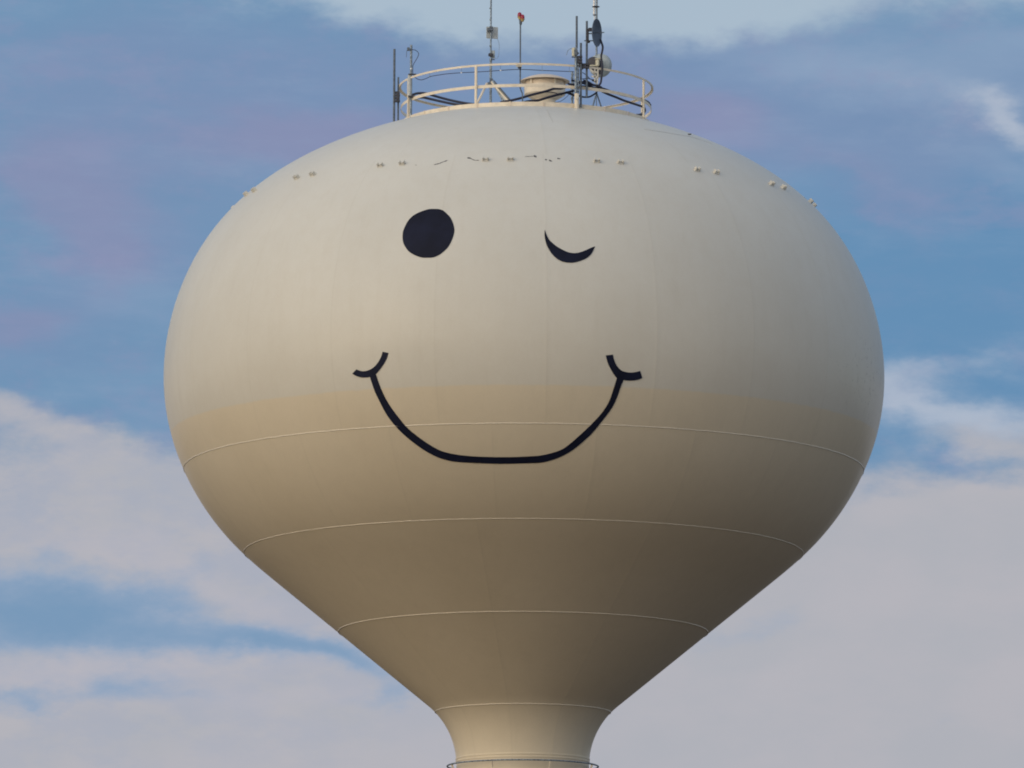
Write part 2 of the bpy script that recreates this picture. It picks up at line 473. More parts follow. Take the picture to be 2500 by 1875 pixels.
# painter's lugs in pairs
lug0 = None
RL, ZL = shell_r(30.55), 30.55
s_l = (shell_r(ZL + .02) - shell_r(ZL - .02)) / .04
for pair in range(17):
    for sgn in (-1, 1):
        a = radians(-5.05 + pair * 360 / 17 + sgn * 2.35)
        if lug0 is None:
            bm = new()
            for q in (-.062, .062):
                box(bm, (q * .9, -.04, 0), (.025, .11, .09), bev=.006)
            box(bm, (0, -.006, 0), (.17, .02, .10), bev=.004)
            tube(bm, [(-.075, -.045, .0), (.075, -.045, .0)], .014, 8)
            lug0 = link_bm('lug', bm, M_LUG, tower, smooth=False); o = lug0
        else:
            o = lug0.copy(); COL.objects.link(o)
        o.parent = tower; o.matrix_parent_inverse = Matrix.Identity(4)
        tilt = atan(-s_l)
        o.matrix_local = Matrix.Translation((RL * sin(a), -RL * cos(a), ZL)) @ Matrix.Rotation(a, 4, 'Z') @ Matrix.Rotation(-tilt, 4, 'X')

# ---- the painted face: thin films lying on the curved shell
def resample(P, n):
    L = [0]
    for a, b in zip(P, P[1:]): L.append(L[-1] + sqrt((a[0] - b[0]) ** 2 + (a[1] - b[1]) ** 2))
    out = []
    for i in range(n):
        t = L[-1] * i / (n - 1); k = 0
        while k < len(L) - 2 and L[k + 1] < t: k += 1
        f = (t - L[k]) / max(L[k + 1] - L[k], 1e-9); a, b = P[k], P[k + 1]
        out.append((a[0] + (b[0] - a[0]) * f, a[1] + (b[1] - a[1]) * f))
    return out
def dense(P, closed=False):
    V3 = [Vector((p[0], p[1], 0)) for p in P]
    if closed: V3 = V3 + [V3[0]]
    return [(v.x, v.y) for v in smooth_path(V3, 6)]
def strip(name, A, B, n=60, across=4, T=.012):
    """film between two edge curves"""
    A, B = resample(dense(A), n), resample(dense(B), n)
    bm = new(); rows = []
    for p, q in zip(A, B):
        row = []
        for j in range(across + 1):
            f = j / across
            row.append(bm.verts.new(hit(p[0] + (q[0] - p[0]) * f, p[1] + (q[1] - p[1]) * f, T)[0]))
        rows.append(row)
    for a, b in zip(rows, rows[1:]):
        for j in range(across): 
            try: bm.faces.new((a[j], a[j + 1], b[j + 1], b[j]))
            except ValueError: pass
    # rim down to the shell
    rim = [r_[0] for r_ in rows] + rows[-1][1:] + [r_[-1] for r_ in rows[::-1]][1:] + rows[0][::-1][1:-1]
    low = [bm.verts.new(Vector((v.co.x, v.co.y, v.co.z)) + Vector((-v.co.x, -v.co.y, 0)).normalized() * T * 1.6) for v in rim]
    for i in range(len(rim)):
        j = (i + 1) % len(rim)
        try: bm.faces.new((rim[i], rim[j], low[j], low[i]))
        except ValueError: pass
    bmesh.ops.remove_doubles(bm, verts=bm.verts, dist=1e-5)
    return bm
Zm = lambda L: [(820 + x / 2.765, 820 + y / 2.765) for x, y in L]
inner = Zm([(262, 240), (270, 258), (295, 330), (330, 410), (370, 478), (420, 545), (475, 612), (530, 660), (600, 712), (700, 770), (800, 797), (950, 813), (1150, 817), (1300, 812), (1400, 803), (1510, 772), (1570, 735), (1640, 675), (1720, 600), (1790, 525), (1840, 450), (1870, 370), (1898, 280), (1905, 262)])
outer = Zm([(228, 262), (232, 280), (262, 370), (300, 450), (340, 525), (395, 600), (470, 675), (545, 735), (620, 785), (700, 823), (790, 846), (900, 855), (1050, 861), (1150, 862), (1300, 858), (1400, 852), (1500, 822), (1590, 775), (1660, 720), (1730, 655), (1800, 570), (1860, 490), (1895, 420), (1920, 350), (1942, 295), (1948, 275)])
mouth = link_bm('painted_mouth', strip('m', inner, outer, 110), M_BLACK, tower)
link_bm('mouth_corner', strip('l', Zm([(140, 226), (180, 238), (220, 232), (255, 213), (285, 180), (305, 145), (317, 107)]), Zm([(112, 255), (145, 273), (185, 281), (235, 275), (272, 255), (310, 210), (340, 160), (355, 115)]), 30, T=.014), M_BLACK, mouth)
link_bm('mouth_corner', strip('r', Zm([(1870, 126), (1877, 160), (1895, 200), (1925, 232), (1965, 245), (2010, 246), (2053, 236)]), Zm([(1822, 132), (1835, 180), (1862, 235), (1898, 285), (1940, 297), (1985, 301), (2030, 297), (2067, 284)]), 30, T=.014), M_BLACK, mouth)
Zw = lambda L: [(1300 + x / 12.29, 540 + y / 12.29) for x, y in L]
wu = Zw([(372, 268), (430, 430), (500, 560), (600, 660), (740, 770), (880, 850), (1040, 925), (1160, 955), (1280, 962), (1400, 945), (1520, 905), (1650, 850), (1760, 800), (1875, 760)])
wl = Zw([(368, 272), (362, 440), (390, 600), (440, 750), (530, 910), (650, 1060), (780, 1160), (900, 1215), (1030, 1245), (1180, 1250), (1310, 1230), (1450, 1190), (1570, 1140), (1680, 1070), (1760, 990), (1820, 890), (1850, 820), (1875, 764)])
link_bm('winking_eye', strip('w', wu, wl, 50, 6), M_BLACK, tower)
eye = [(960 + x / 10.367, 490 + y / 10.367) for x, y in [(1030, 212), (1150, 217), (1260, 250), (1350, 325), (1440, 420), (1490, 510), (1530, 620), (1550, 740), (1535, 850), (1500, 960), (1450, 1075), (1380, 1185), (1300, 1270), (1200, 1350), (1100, 1405), (1000, 1440), (880, 1445), (740, 1442), (620, 1410), (500, 1355), (400, 1290), (320, 1190), (260, 1070), (238, 930), (250, 790), (290, 680), (350, 560), (430, 450), (540, 360), (680, 290), (820, 240), (930, 215)]]
ec = (sum(p[0] for p in eye) / len(eye), sum(p[1] for p in eye) / len(eye))
ed = dense(eye, True)[:-1]
bm = new(); c0 = bm.verts.new(hit(*ec, .010)[0]); prev = None
for k in range(1, 11):
    f = k / 10
    cur = [bm.verts.new(hit(ec[0] + (p[0] - ec[0]) * f, ec[1] + (p[1] - ec[1]) * f, .010)[0]) for p in ed]
    for i in range(len(cur)):
        j = (i + 1) % len(cur)
        if prev is None: bm.faces.new((c0, cur[i], cur[j]))
        else: bm.faces.new((prev[i], cur[i], cur[j], prev[j]))
    prev = cur
low = [bm.verts.new(v.co + Vector((-v.co.x, -v.co.y, 0)).normalized() * .016) for v in prev]
for i in range(len(prev)):
    j = (i + 1) % len(prev); bm.faces.new((prev[i], low[i], low[j], prev[j]))
link_bm('open_eye', bm, M_BLACK, tower)

# chipped paint along the line of lugs
def chip(P, wd):
    bm = new(); rows = []
    Q = resample(P, 4 * len(P))
    for i, p in enumerate(Q):
        h_ = wd * (.5 + random.random()) * (.35 if i in (0, len(Q) - 1) else 1) / 2
        rows.append([bm.verts.new(hit(p[0], p[1] + s_, .003)[0]) for s_ in (-h_, h_)])
    for a, b in zip(rows, rows[1:]): bm.faces.new((a[0], a[1], b[1], b[0]))
    r_ = bmesh.ops.extrude_face_region(bm, geom=list(bm.faces))
    for v in [g for g in r_['geom'] if isinstance(g, bmesh.types.BMVert)]: v.co += Vector((-v.co.x, -v.co.y, 0)).normalized() * .006
    link_bm('paint_chip', bm, M_CHIP, tower, smooth=False)
for P, wd in (([(1059, 402.5), (1072, 399.5), (1080, 396), (1093, 391.5)], 2.0), ([(1141, 385.5), (1148, 386), (1153, 389)], 2.8), ([(1153, 389.5), (1161, 391.5), (1170, 391.5)], 1.6),
              ([(1281, 382.6), (1303, 381.6)], .9), ([(1303, 380.5), (1310, 383)], 4.2), ([(1330.5, 389.5), (1335.5, 390.5)], 2.6), ([(1340, 391), (1348, 394)], 2.8), ([(1360.5, 387), (1368.5, 388)], 2.2), ([(1014, 403), (1017, 403.5)], 1.4)):
    chip(P, wd)

# ---- roof railing
RX = .03                                            # the railing sits a touch off the axis
RR = 3.20
def ringbar(name, r_in, r_out, zlo, zhi, mat, parent):
    bm = new(); lathe(bm, [(r_in, zlo), (r_out, zlo), (r_out, zhi), (r_in, zhi)], 128, cx=RX, closed=True)
    return link_bm(name, bm, mat, parent)
bm = new()
lathe(bm, [(RR - .008, 33.685), (RR + .004, 33.685), (RR + .004, 33.735), (RR - .055, 33.735), (RR - .055, 33.725), (RR - .008, 33.725)], 128, cx=RX, closed=True)
railing = link_bm('roof_railing', bm, M_CREAM, tower)
ringbar('mid_rail', RR - .055, RR - .045, 33.142, 33.219, M_CREAM, railing)
# toe board in short curved plates with a batten at each joint
for k in range(24):
    a0, a1 = radians(-22.5 + 15 * k + .3), radians(-22.5 + 15 * (k + 1) - .3)
    bm = new(); rows = []
    zb, zt = 32.65 + random.uniform(-.006, .008), 32.762 + random.uniform(-.004, .004)
    for i in range(9):
        a = a0 + (a1 - a0) * i / 8; u = Vector((sin(a), -cos(a), 0))
        rows.append([bm.verts.new(u * r_ + Vector((RX, 0, z_))) for r_, z_ in ((RR - .02, zb), (RR - .012, zb), (RR - .012, zt), (RR - .02, zt))])
    for p, q in zip(rows, rows[1:]):
        for j in range(4): bm.faces.new((p[j], p[(j + 1) % 4], q[(j + 1) % 4], q[j]))
    bm.faces.new(rows[0]); bm.faces.new(rows[-1][::-1])
    link_bm('toe_board', bm, M_CREAM, railing)
    u = Vector((sin(a0), -cos(a0), 0))
    bm = new(); box(bm, u * (RR - .004) + Vector((RX, 0, (zb + zt) / 2 - .02)), (.05, .012, zt - zb + .05), rz=a0)
    link_bm('joint_strap', bm, M_TAN, railing, smooth=False)
for k in range(8):
    a = radians(-22.9 + 45 * k + (.6 if k % 2 else 0)); u = Vector((sin(a), -cos(a), 0))
    bm = new()
    zb = dome_z(RR) - .05
    box(bm, u * (RR - .012) + Vector((RX, 0, (zb + 33.70) / 2)), (.058, .045, 33.70 - zb), rz=a, bev=.004)
    link_bm('post', bm, M_CREAM, railing, smooth=False)

# ---- roof vent
VX, VY = .50, .0
vent = None
bm = new()
lathe(bm, [(.0, 34.075), (.12, 34.07), (.30, 34.035), (.46, 33.985), (.58, 33.93), (.625, 33.905), (.63, 33.895), (.62, 33.887), (.52, 33.905), (.3, 33.93), (0, 33.935)], 64, cx=VX, cy=VY)
vent = link_bm('roof_vent', bm, M_TAN, tower)
bm = new(); lathe(bm, [(.0, 33.92), (.485, 33.90), (.485, 33.76), (0, 33.76)], 48, cx=VX, cy=VY); link_bm('screen', bm, M_TAN, vent)
bm = new(); lathe(bm, [(.49, 33.78), (.515, 33.775), (.52, 33.76), (.515, 33.56), (.50, 33.545), (.30, 33.43), (.27, 33.42), (.27, 33.02)], 64, cx=VX, cy=VY); link_bm('drum', bm, M_CREAM, vent)
for k in range(5):
    a = radians(-42 + 72 * k); u = Vector((sin(a), -cos(a), 0))
    bm = new(); box(bm, u * .505 + Vector((VX, VY, 33.84)), (.05, .03, .13), rz=a); link_bm('rib', bm, M_CREAM, vent, smooth=False)

# thin radial lap weld on the roof
P0 = [hit(1335 + 15 * t / 8, 268.5 + 30 * t / 8, .003)[0] for t in range(9)]
bm = new(); tube(bm, P0, .005, 6); link_bm('roof_seam', bm, M_SEAM, tower)

# ------------------------------------------------------------------ roof equipment
def z1(x, y): return (930 + x / 7.373, 90 + y / 7.373)
def z2(x, y): return (1130 + x / 5.53, y / 5.53)
def z3(x, y): return (1330 + x / 5.53, y / 5.53)
def on_ring(p, r):
    yw = -2.0
    for _ in range(6):
        q = at(p[0], p[1], yw); yw = -sqrt(max(r * r - (q.x - RX) ** 2, 0.0004))
    return at(p[0], p[1], yw)
def cable_pts(L, r=None, y=None):
    return smooth_path([on_ring(p, r) if r else at(p[0], p[1], y) for p in L], 6)
def vpipe(px, py0, py1, yw, r, bm=None, seg=12, px1=None):
    own = bm is None
    if own: bm = new()
    a = at(px, py0, yw); b = at(px1 if px1 else px, py1, yw)
    if px1 is None: b.x = a.x
    tube(bm, [a, b], r, seg)
    return bm
def mesh_thing(name, bm, mat, label, cat, group=None, smooth=True):
    return tag(link_bm(name, bm, mat, None, smooth), label, cat, group)
def down_to_roof(x, y): return dome_z(sqrt(x * x + y * y))

# tall whip pole outside the left end of the railing, with its short stub
YA = -.35
base = at(963, 293, YA)
t = thing('pole_antenna', 'tall slim grey pole antenna at the far left end of the railing', 'antenna', base, 'antennas clamped round the roof railing')
bm = new(); p = at(963, 119.8, YA); zb = down_to_roof(base.x, base.y) - .02
tube(bm, [(p.x, p.y, p.z), (p.x, p.y, zb)], .029, 12); link_bm('pole', bm, M_DGALV, t)
bm = new(); q = at(972.6, 188.5, YA + .05); tube(bm, [q, (q.x, q.y, down_to_roof(q.x, q.y) - .02)], .023, 12); link_bm('stub_pipe', bm, M_DGALV, t)
bm = new()
for yy in (226, 233, 240, 247):
    q = at(969.5, yy, YA - .02); box(bm, q, (.12 + .03 * ((int(yy)) % 2), .07, .055), bev=.008)
q = at(972, 237, YA - .03); box(bm, q, (.085, .06, .27), bev=.01)
link_bm('clamp', bm, M_DARK, t)

# short mast with looped coax by the left posts
PB = at(1004, 109.7, -1.33)
t = thing('coax_mast', 'grey mast with looped black coax inside the left posts of the railing', 'antenna', (PB.x, PB.y, down_to_roof(PB.x, PB.y)), 'antennas clamped round the roof railing')
bm = new(); zb = down_to_roof(PB.x, PB.y) - .02
tube(bm, [PB, (PB.x, PB.y, zb)], .030, 14); link_bm('pole', bm, M_GALV, t)
bm = new(); a = at(1000.5, 184, -1.36); b = at(1000.5, 235, -1.36); tube(bm, [a, b], .052, 14); link_bm('sleeve', bm, M_BOX, t)
bm = new(); box(bm, at(997, 120, -1.36), (.065, .06, .085), bev=.008); tube(bm, [at(993, 123, -1.36), at(992, 140, -1.36)], .006, 6)
tube(bm, [at(996, 121, -1.36), at(1005, 121.5, -1.36)], .014, 8); link_bm('antenna_head', bm, M_DGALV, t)
bm = new(); tube(bm, cable_pts([(1004, 121), (1006.6, 121.3), (1014, 122.5), (1020.3, 127.3), (1022, 133.4), (1017, 144.3), (1010.5, 155), (1008, 163), (1008, 180)], y=-1.40), .008, 8); link_bm('coax_loop', bm, M_CABLE, t)
bm = new(); q = at(1006.5, 181.5, -1.42); box(bm, q, (.20, .05, .03), bev=.006); link_bm('clamp', bm, M_DARK, t)
bm = new(); q = at(1003.5, 235.5, -1.42); box(bm, q, (.15, .06, .045), bev=.006); box(bm, at(1008, 237, -1.42), (.09, .05, .03), bev=.005); link_bm('clamp', bm, M_DARK, t)
bm = new(); q = at(1004.2, 167.4, -1.36); lathe(bm, [(.033, q.z - .011), (.036, q.z), (.033, q.z + .011)], 12, cx=q.x, cy=PB.y); link_bm('tie', bm, M_TIE, t)

# mast with a flat panel and a tripod foot, left of the vent
YM = .05
MB_ = at(1197.8, 250, YM)
t = thing('panel_mast', 'speckled mast with a square grey panel, on a tripod left of the vent', 'antenna', (MB_.x, YM, 33.05))
bm = new(); a = at(1197.8, -130, YM); tube(bm, [(MB_.x, YM, a.z), (MB_.x, YM, at(1197.8, 140, YM).z)], .021, 12)
tube(bm, [(MB_.x, YM, at(1197.8, 142, YM).z), (MB_.x, YM, 33.0)], .031, 12)
for yy in (-70, -30, 20, 48, 112, 134, 160, 172, 206, 222):
    q = at(1197.8, yy, YM); box(bm, q, (.062, .062, .028), bev=.005)
link_bm('pole', bm, M_GALV, t)
bm = new(); q = at(1201.5, 80, YM + .06)
box(bm, q, (.30, .03, .30), rz=radians(14), bev=.008); pn = link_bm('panel', bm, M_BOX, t)
bm = new(); box(bm, at(1196, 72, YM - .06), (.13, .07, .07), bev=.01); box(bm, at(1199, 70, YM - .06), (.09, .05, .12), bev=.01)
box(bm, at(1192, 76, YM - .04), (.04, .05, .06), bev=.006); link_bm('bracket', bm, M_DGALV, t)
bm = new(); box(bm, at(1204, 133, YM + .03), (.09, .06, .20), bev=.01); link_bm('radio_box', bm, M_RADOME, t)
bm = new(); q = at(1198.5, 134, YM - .05); box(bm, q, (.13, .06, .08), bev=.012); link_bm('radio_mount', bm, M_DARK, t)
bm = new(); box(bm, at(1203, 145.5, YM - .04), (.10, .04, .02), bev=.004); link_bm('shelf', bm, M_DARK, t)
bm = new(); tube(bm, cable_pts([(1203, 77), (1210, 84), (1215.5, 97), (1218.6, 108), (1218.5, 122), (1217, 136), (1213, 142.5), (1208, 143)], y=YM - .03), .0045, 6); link_bm('coax_loop', bm, M_GALV, t)
bm = new(); box(bm, at(1196.5, 206, YM - .02), (.13, .11, .10), bev=.008)
box(bm, at(1199.5, 196, YM - .02), (.09, .09, .08), bev=.008); link_bm('mount_head', bm, M_DGALV, t)
for (ax_, ay_, bx_, by_, wd, mt) in ((1189, 203, 1168, 246, .035, M_CREAM), (1203, 198, 1231, 250, .045, M_GALV), (1200, 200, 1250, 256, .035, M_CREAM), (1205, 197, 1247, 246, .025, M_DGALV)):
    bm = new(); a = at(ax_, ay_, YM - .05); b = at(bx_, by_, YM - .45 if bx_ > 1240 else YM - .2)
    b = b + (b - a) * .22
    bar(bm, a, b, wd, wd * 1.6); link_bm('leg', bm, mt, t, smooth=False)
bm = new(); a = at(1204, 202, YM - .05); b = at(1240, 248, YM - .3); b = b + (b - a) * .2; bar(bm, a, b, .10, .012); link_bm('leg', bm, M_BOX, t, smooth=False)

# obstruction light
YL = -3.10
LB = at(1270.5, 206, YL)
t = thing('obstruction_light', 'twin red aircraft warning light on a thin pole clamped to the railing', 'warning light', (LB.x, LB.y, LB.z))
bm = new(); a = at(1270.5, 58, YL); tube(bm, [(a.x, YL, a.z), (a.x, YL, LB.z)], .018, 10); link_bm('pole', bm, M_DGALV, t)
bm = new(); tube(bm, cable_pts([(1270.3, 204), (1270, 214), (1272.5, 222), (1275, 228), (1275.5, 238), (1276, 252)], y=YL), .015, 8); link_bm('conduit', bm, M_DGALV, t)
bm = new(); box(bm, at(1267, 160.8, YL - .06), (.15, .04, .05), bev=.008); link_bm('clamp', bm, M_LUG, t)
bm = new(); box(bm, at(1268.5, 165.5, YL - .04), (.09, .07, .035), bev=.008); link_bm('clamp_bolt', bm, M_DARK, t)
bm = new(); q = at(1271.2, 60, YL); q2 = at(1271.2, 50.5, YL)
lathe(bm, [(0, q.z - .01), (.020, q.z - .01), (.034, q.z + .02), (.040, q2.z), (0, q2.z + .01)], 16, cx=q.x, cy=YL); 
tube(bm, [at(1271, 54, YL), at(1268.6, 47.5, YL)], .02, 8); tube(bm, [at(1271, 54, YL), at(1275, 50, YL)], .02, 8)
link_bm('junction_box', bm, M_DGALV, t)
for gx, gy in ((1268.6, 42.5), (1275.6, 48.0)):
    bm = new(); q = at(gx, gy, YL - (.03 if gx > 1270 else 0))
    lathe(bm, [(0, q.z - .055), (.028, q.z - .05), (.040, q.z - .01), (.055, q.z), (.055, q.z + .012), (0, q.z + .014)], 20, cx=q.x, cy=q.y)
    fx = link_bm('lamp_base', bm, M_YEL, t)
    bm = new(); lathe(bm, [(.048, q.z + .012), (.053, q.z + .04), (.052, q.z + .075), (.042, q.z + .108), (.020, q.z + .126), (0, q.z + .129)], 20, cx=q.x, cy=q.y)
    link_bm('lamp_globe', bm, M_RED, fx)

# cluster by the right front post -------------------------------------------------
YH = -3.03
H = at(1408, 39.4, YH)
t = thing('pole_antenna', 'tallest grey pole antenna of the cluster, clamped to the right front post', 'antenna', (H.x, YH, at(1408, 232, YH).z), 'antennas clamped round the roof railing')
bm = new(); zlo = at(1408, 262, YH).z; zmid = at(1408, 118, YH).z
tube(bm, [H, (H.x, YH, zmid)], .027, 12); link_bm('pole', bm, M_DGALV, t)
bm = new(); tube(bm, [(H.x - .018, YH, zmid + .03), (H.x - .018, YH, at(1408, 232, YH).z)], .034, 12); link_bm('lower_pipe', bm, M_GALV, t)
bm = new(); tube(bm, [(H.x + .045, YH + .03, at(1408, 150, YH).z), (H.x + .045, YH + .03, at(1408, 230, YH).z)], .018, 10)
for yy in (158, 168, 178, 188, 199, 211, 222): box(bm, at(1411.5, yy, YH - .01), (.05, .06, .03), bev=.004)
link_bm('conduit', bm, M_GALV, t)
bm = new(); tube(bm, [(H.x + .005, YH, at(1408, 229, YH).z), (H.x + .005, YH, zlo - .04)], .058, 16); link_bm('base_sleeve', bm, M_CREAM, t)
bm = new(); box(bm, at(1409.5, 237, YH - .07), (.07, .05, .13), bev=.012); link_bm('base_clamp', bm, M_LUG, t)
bm = new(); box(bm, at(1400, 127, YH - .02), (.08, .07, .21), bev=.012); link_bm('amplifier_box', bm, M_CBOX, t)
bm = new()
box(bm, at(1406, 128, YH - .05), (.09, .06, .16), bev=.015); box(bm, at(1402, 139.5, YH - .02), (.13, .05, .022), bev=.004); box(bm, at(1410, 130, YH - .02), (.08, .05, .07), bev=.02)
link_bm('amplifier_mount', bm, M_DGALV, t)
bm = new(); tube(bm, cable_pts([(1399, 118.5), (1392, 119), (1387, 123), (1384, 130), (1383, 135)], y=YH - .02), .007, 6); link_bm('drip_loop', bm, M_GALV, t)

YI = -2.98
I = at(1418.3, 105, YI)
t = thing('pole_antenna', 'short grey pole antenna between the cluster post and the dish pole', 'antenna', (I.x, YI, at(1418, 260, YI).z), 'antennas clamped round the roof railing')
bm = new(); tube(bm, [I, (I.x, YI, at(1418, 262, YI).z)], .027, 12); link_bm('pole', bm, M_DGALV, t)
bm = new()
for yy in (139, 146, 152): box(bm, at(1415.5, yy, YI - .04), (.13, .07, .05), bev=.008)
box(bm, at(1411.5, 145, YI - .05), (.05, .06, .15), bev=.01); link_bm('clamp', bm, M_DARK, t)

# dish pole
YJ = -2.86
J = at(1432.7, 51.5, YJ)
t = thing('dish_antenna', 'dark slate dish seen nearly edge on, high on a grey pole', 'dish antenna', (J.x, YJ, at(1433, 237, YJ).z))
bm = new(); tube(bm, [J, (J.x, YJ, at(1433, 238, YJ).z)], .027, 12); link_bm('pole', bm, M_DGALV, t)
bm = new(); box(bm, at(1434.5, 86, YJ - .02), (.065, .07, .30), bev=.01); box(bm, at(1439, 73.5, YJ - .02), (.12, .06, .07), bev=.01); box(bm, at(1440, 82, YJ - .02), (.11, .05, .02), bev=.004); box(bm, at(1438, 99.5, YJ), (.24, .03, .022), bev=.004); box(bm, at(1437, 102, YJ), (.08, .07, .06), bev=.015); box(bm, at(1441, 69.5, YJ - .02), (.09, .05, .03), bev=.004)
link_bm('dish_mount', bm, M_DARK, t)
nrm = Vector((.935, -.345, .03)).normalized()
Mx = Matrix.Translation(at(1457.6, 79.8, YJ - .02)) @ Matrix.Rotation(radians(4.0), 4, 'Y') @ nrm.to_track_quat('Z', 'Y').to_matrix().to_4x4()
bm = new(); R_ = .335; dp = .085
pr = [(R_ * i / 12, -dp + dp * (i / 12) ** 2) for i in range(13)] + [(R_ + .012, .004), (R_ + .012, -.012)] + [(R_ * i / 12, -dp - .014 + dp * (i / 12) ** 2) for i in range(12, -1, -1)]
lathe(bm, pr, 48, mat4=Mx); link_bm('reflector', bm, M_DISH, t)
bm = new(); a = Mx @ Vector((0, 0, -dp)); b = Mx @ Vector((0, 0, .19)); tube(bm, [a, b], .011, 8); tube(bm, [Mx @ Vector((0, 0, .12)), b], .018, 10, r2=.008); link_bm('feed_arm', bm, M_DGALV, t)
bm = new(); tube(bm, cable_pts([(1466, 96), (1468.5, 104), (1471.5, 114), (1470.5, 124), (1467.8, 137), (1469.5, 152), (1470.5, 168), (1468.8, 185), (1466.5, 202), (1460, 209), (1448, 207), (1436, 200), (1424, 196)], y=YJ + .25), .026, 10)
link_bm('feeder_cable', bm, M_CABLE, t)

# white whip mast with second dish
YK = -1.15
K = at(1456.3, 228, YK)
t = thing('whip_mast', 'tall mast with a white tube antenna and dark collar, on splayed legs behind the dish', 'antenna', (K.x, YK, 33.0))
bm = new(); tube(bm, [(K.x, YK, at(1456, -120, YK).z), (K.x, YK, K.z - .02)], .026, 12); link_bm('pole', bm, M_GALV, t)
bm = new(); a = at(1450.6, -120, YK); b = at(1450.6, 36, YK); tube(bm, [(a.x, YK, a.z), (a.x, YK, b.z)], .025, 12)
tube(bm, [(a.x + .01, YK, b.z + .01), (a.x + .01, YK, b.z - .14)], .013, 8); link_bm('whip', bm, M_WHITE, t)
bm = new(); q = at(1454.7, 16.6, YK); lathe(bm, [(0, q.z - .02), (.05, q.z - .018), (.095, q.z - .004), (.095, q.z + .006), (.05, q.z + .016), (0, q.z + .016)], 20, cx=q.x, cy=YK); link_bm('collar', bm, M_DARK, t)
bm = new(); box(bm, at(1451, 36.5, YK - .02), (.07, .05, .022), bev=.004); link_bm('whip_clamp', bm, M_DARK, t)
for bx_, by_, yy in ((1444.5, 262, YK - .35), (1456, 262, YK + .25), (1472.5, 264, YK - .2)):
    bm = new(); b = at(bx_, by_, yy); b.z = min(b.z, down_to_roof(b.x, b.y)); bar(bm, K + Vector((0, 0, .02)), b, .05 if bx_ < 1470 else .03, .02); link_bm('leg', bm, M_GALV if bx_ < 1470 else M_DGALV, t, smooth=False)

YD = -1.25
D2 = at(1463.5, 159.5, YD + .12)
t = thing('drum_dish', 'pale round drum dish seen from behind, with dark housing at railing height', 'dish antenna', D2)
nd = Vector((.42, .90, .06)).normalized()
Md = Matrix.Translation(D2) @ nd.to_track_quat('Z', 'Y').to_matrix().to_4x4()
bm = new(); lathe(bm, [(0, -.12), (.10, -.115), (.20, -.085), (.275, -.03), (.292, 0), (.296, .02), (.296, .10), (.28, .115), (0, .12)], 48, mat4=Md); link_bm('reflector', bm, M_RADOME, t)
bm = new(); lathe(bm, [(0, -.30), (.14, -.295), (.168, -.27), (.172, -.13), (.0, -.11)], 32, mat4=Matrix.Translation(Vector((-.06, -.0, .015))) @ Md); link_bm('housing', bm, M_DARK, t)
bm = new(); box(bm, at(1458.3, 154, YD - .26), (.09, .08, .17), bev=.02); box(bm, at(1461, 143.5, YD - .24), (.17, .06, .035), rz=.1, bev=.01); box(bm, at(1448, 160, YD - .24), (.16, .05, .03), bev=.006); link_bm('radio_box', bm, M_CBOX, t)
bm = new()
for (x0_, y0_, x1_, y1_) in ((1440, 166, 1452, 182), (1452, 168, 1452, 202), (1460, 170, 1458, 205), (1444, 186, 1462, 190), (1446, 176, 1460, 176)):
    bar(bm, at(x0_, y0_, YD - .2), at(x1_, y1_, YD - .2), .035, .025)
link_bm('support_frame', bm, M_LUG, t, smooth=False)
bm = new(); box(bm, at(1464, 170, YD - .16), (.07, .05, .24), bev=.01); link_bm('side_plate', bm, M_DARK, t)
bm = new(); box(bm, at(1449, 196, YD - .18), (.09, .05, .05), bev=.01); box(bm, at(1453, 198, YD - .18), (.07, .05, .05), bev=.01); link_bm('base_bolt', bm, M_DARK, t)

# short post behind the cluster, right of the vent
q = at(1397, 176, -1.9); b = at(1397, 254, -1.9)
bm = new(); tube(bm, [q, (q.x, q.y, down_to_roof(q.x, q.y) - .02)], .028, 12)
for yy in (181, 190, 203, 214, 228, 240): box(bm, at(1397 + (yy % 2), yy, -1.92), (.075, .06, .03), bev=.006)
mesh_thing('stub_post', bm, M_GALV, 'short speckled steel post just right of the vent, left of the cluster', 'post')

# clamp bracket tying the cluster to the top rail
bm = new(); box(bm, at(1424, 157.5, -2.93), (.30, .07, .05), bev=.008); box(bm, at(1428, 164.5, -2.93), (.20, .06, .06), bev=.01); box(bm, at(1421, 168, -2.93), (.06, .05, .04), bev=.01); box(bm, at(1436, 160, -2.90), (.06, .06, .11), bev=.01)
mesh_thing('clamp_bracket', bm, M_DARK, 'dark clamp bracket joining the cluster poles at the top rail', 'bracket')

# ---- cables
L = [(1010, 181), (1011.5, 185), (1017, 191.7), (1027.6, 195), (1038.5, 192.4), (1052, 186.6), (1072, 183), (1092.8, 180.2), (1126.7, 177.5), (1160, 176), (1187.7, 174.4), (1228.4, 171.4), (1256.6, 169.8), (1283.7, 169.8), (1323.5, 171.8), (1365, 173.6), (1401, 174.9)]
bm = new(); tube(bm, cable_pts(L, r=3.13), .0085, 8)
cb = mesh_thing('coax_cable', bm, M_CABLE, 'thin dark cable hung just under the top rail', 'cable', 'cables on the tower roof')
for hx, hy0, hy1, wh in ((1049, 177, 187, 0), (1126.5, 165, 177.5, 1), (1222, 158, 171.8, 1), (1323.5, 158, 171.8, 0), (1390, 161, 174.4, 0)):
    bm = new(); a = on_ring((hx, hy0), 3.14); b = on_ring((hx, hy1), 3.13); bar(bm, a, b, .010, .006); box(bm, a, (.035, .03, .02)); link_bm('hanger', bm, M_DGALV, cb, smooth=False)
    bm = new(); box(bm, b, (.042, .03, .026), bev=.006); link_bm('clip', bm, M_TIE if wh else M_GALV, cb)
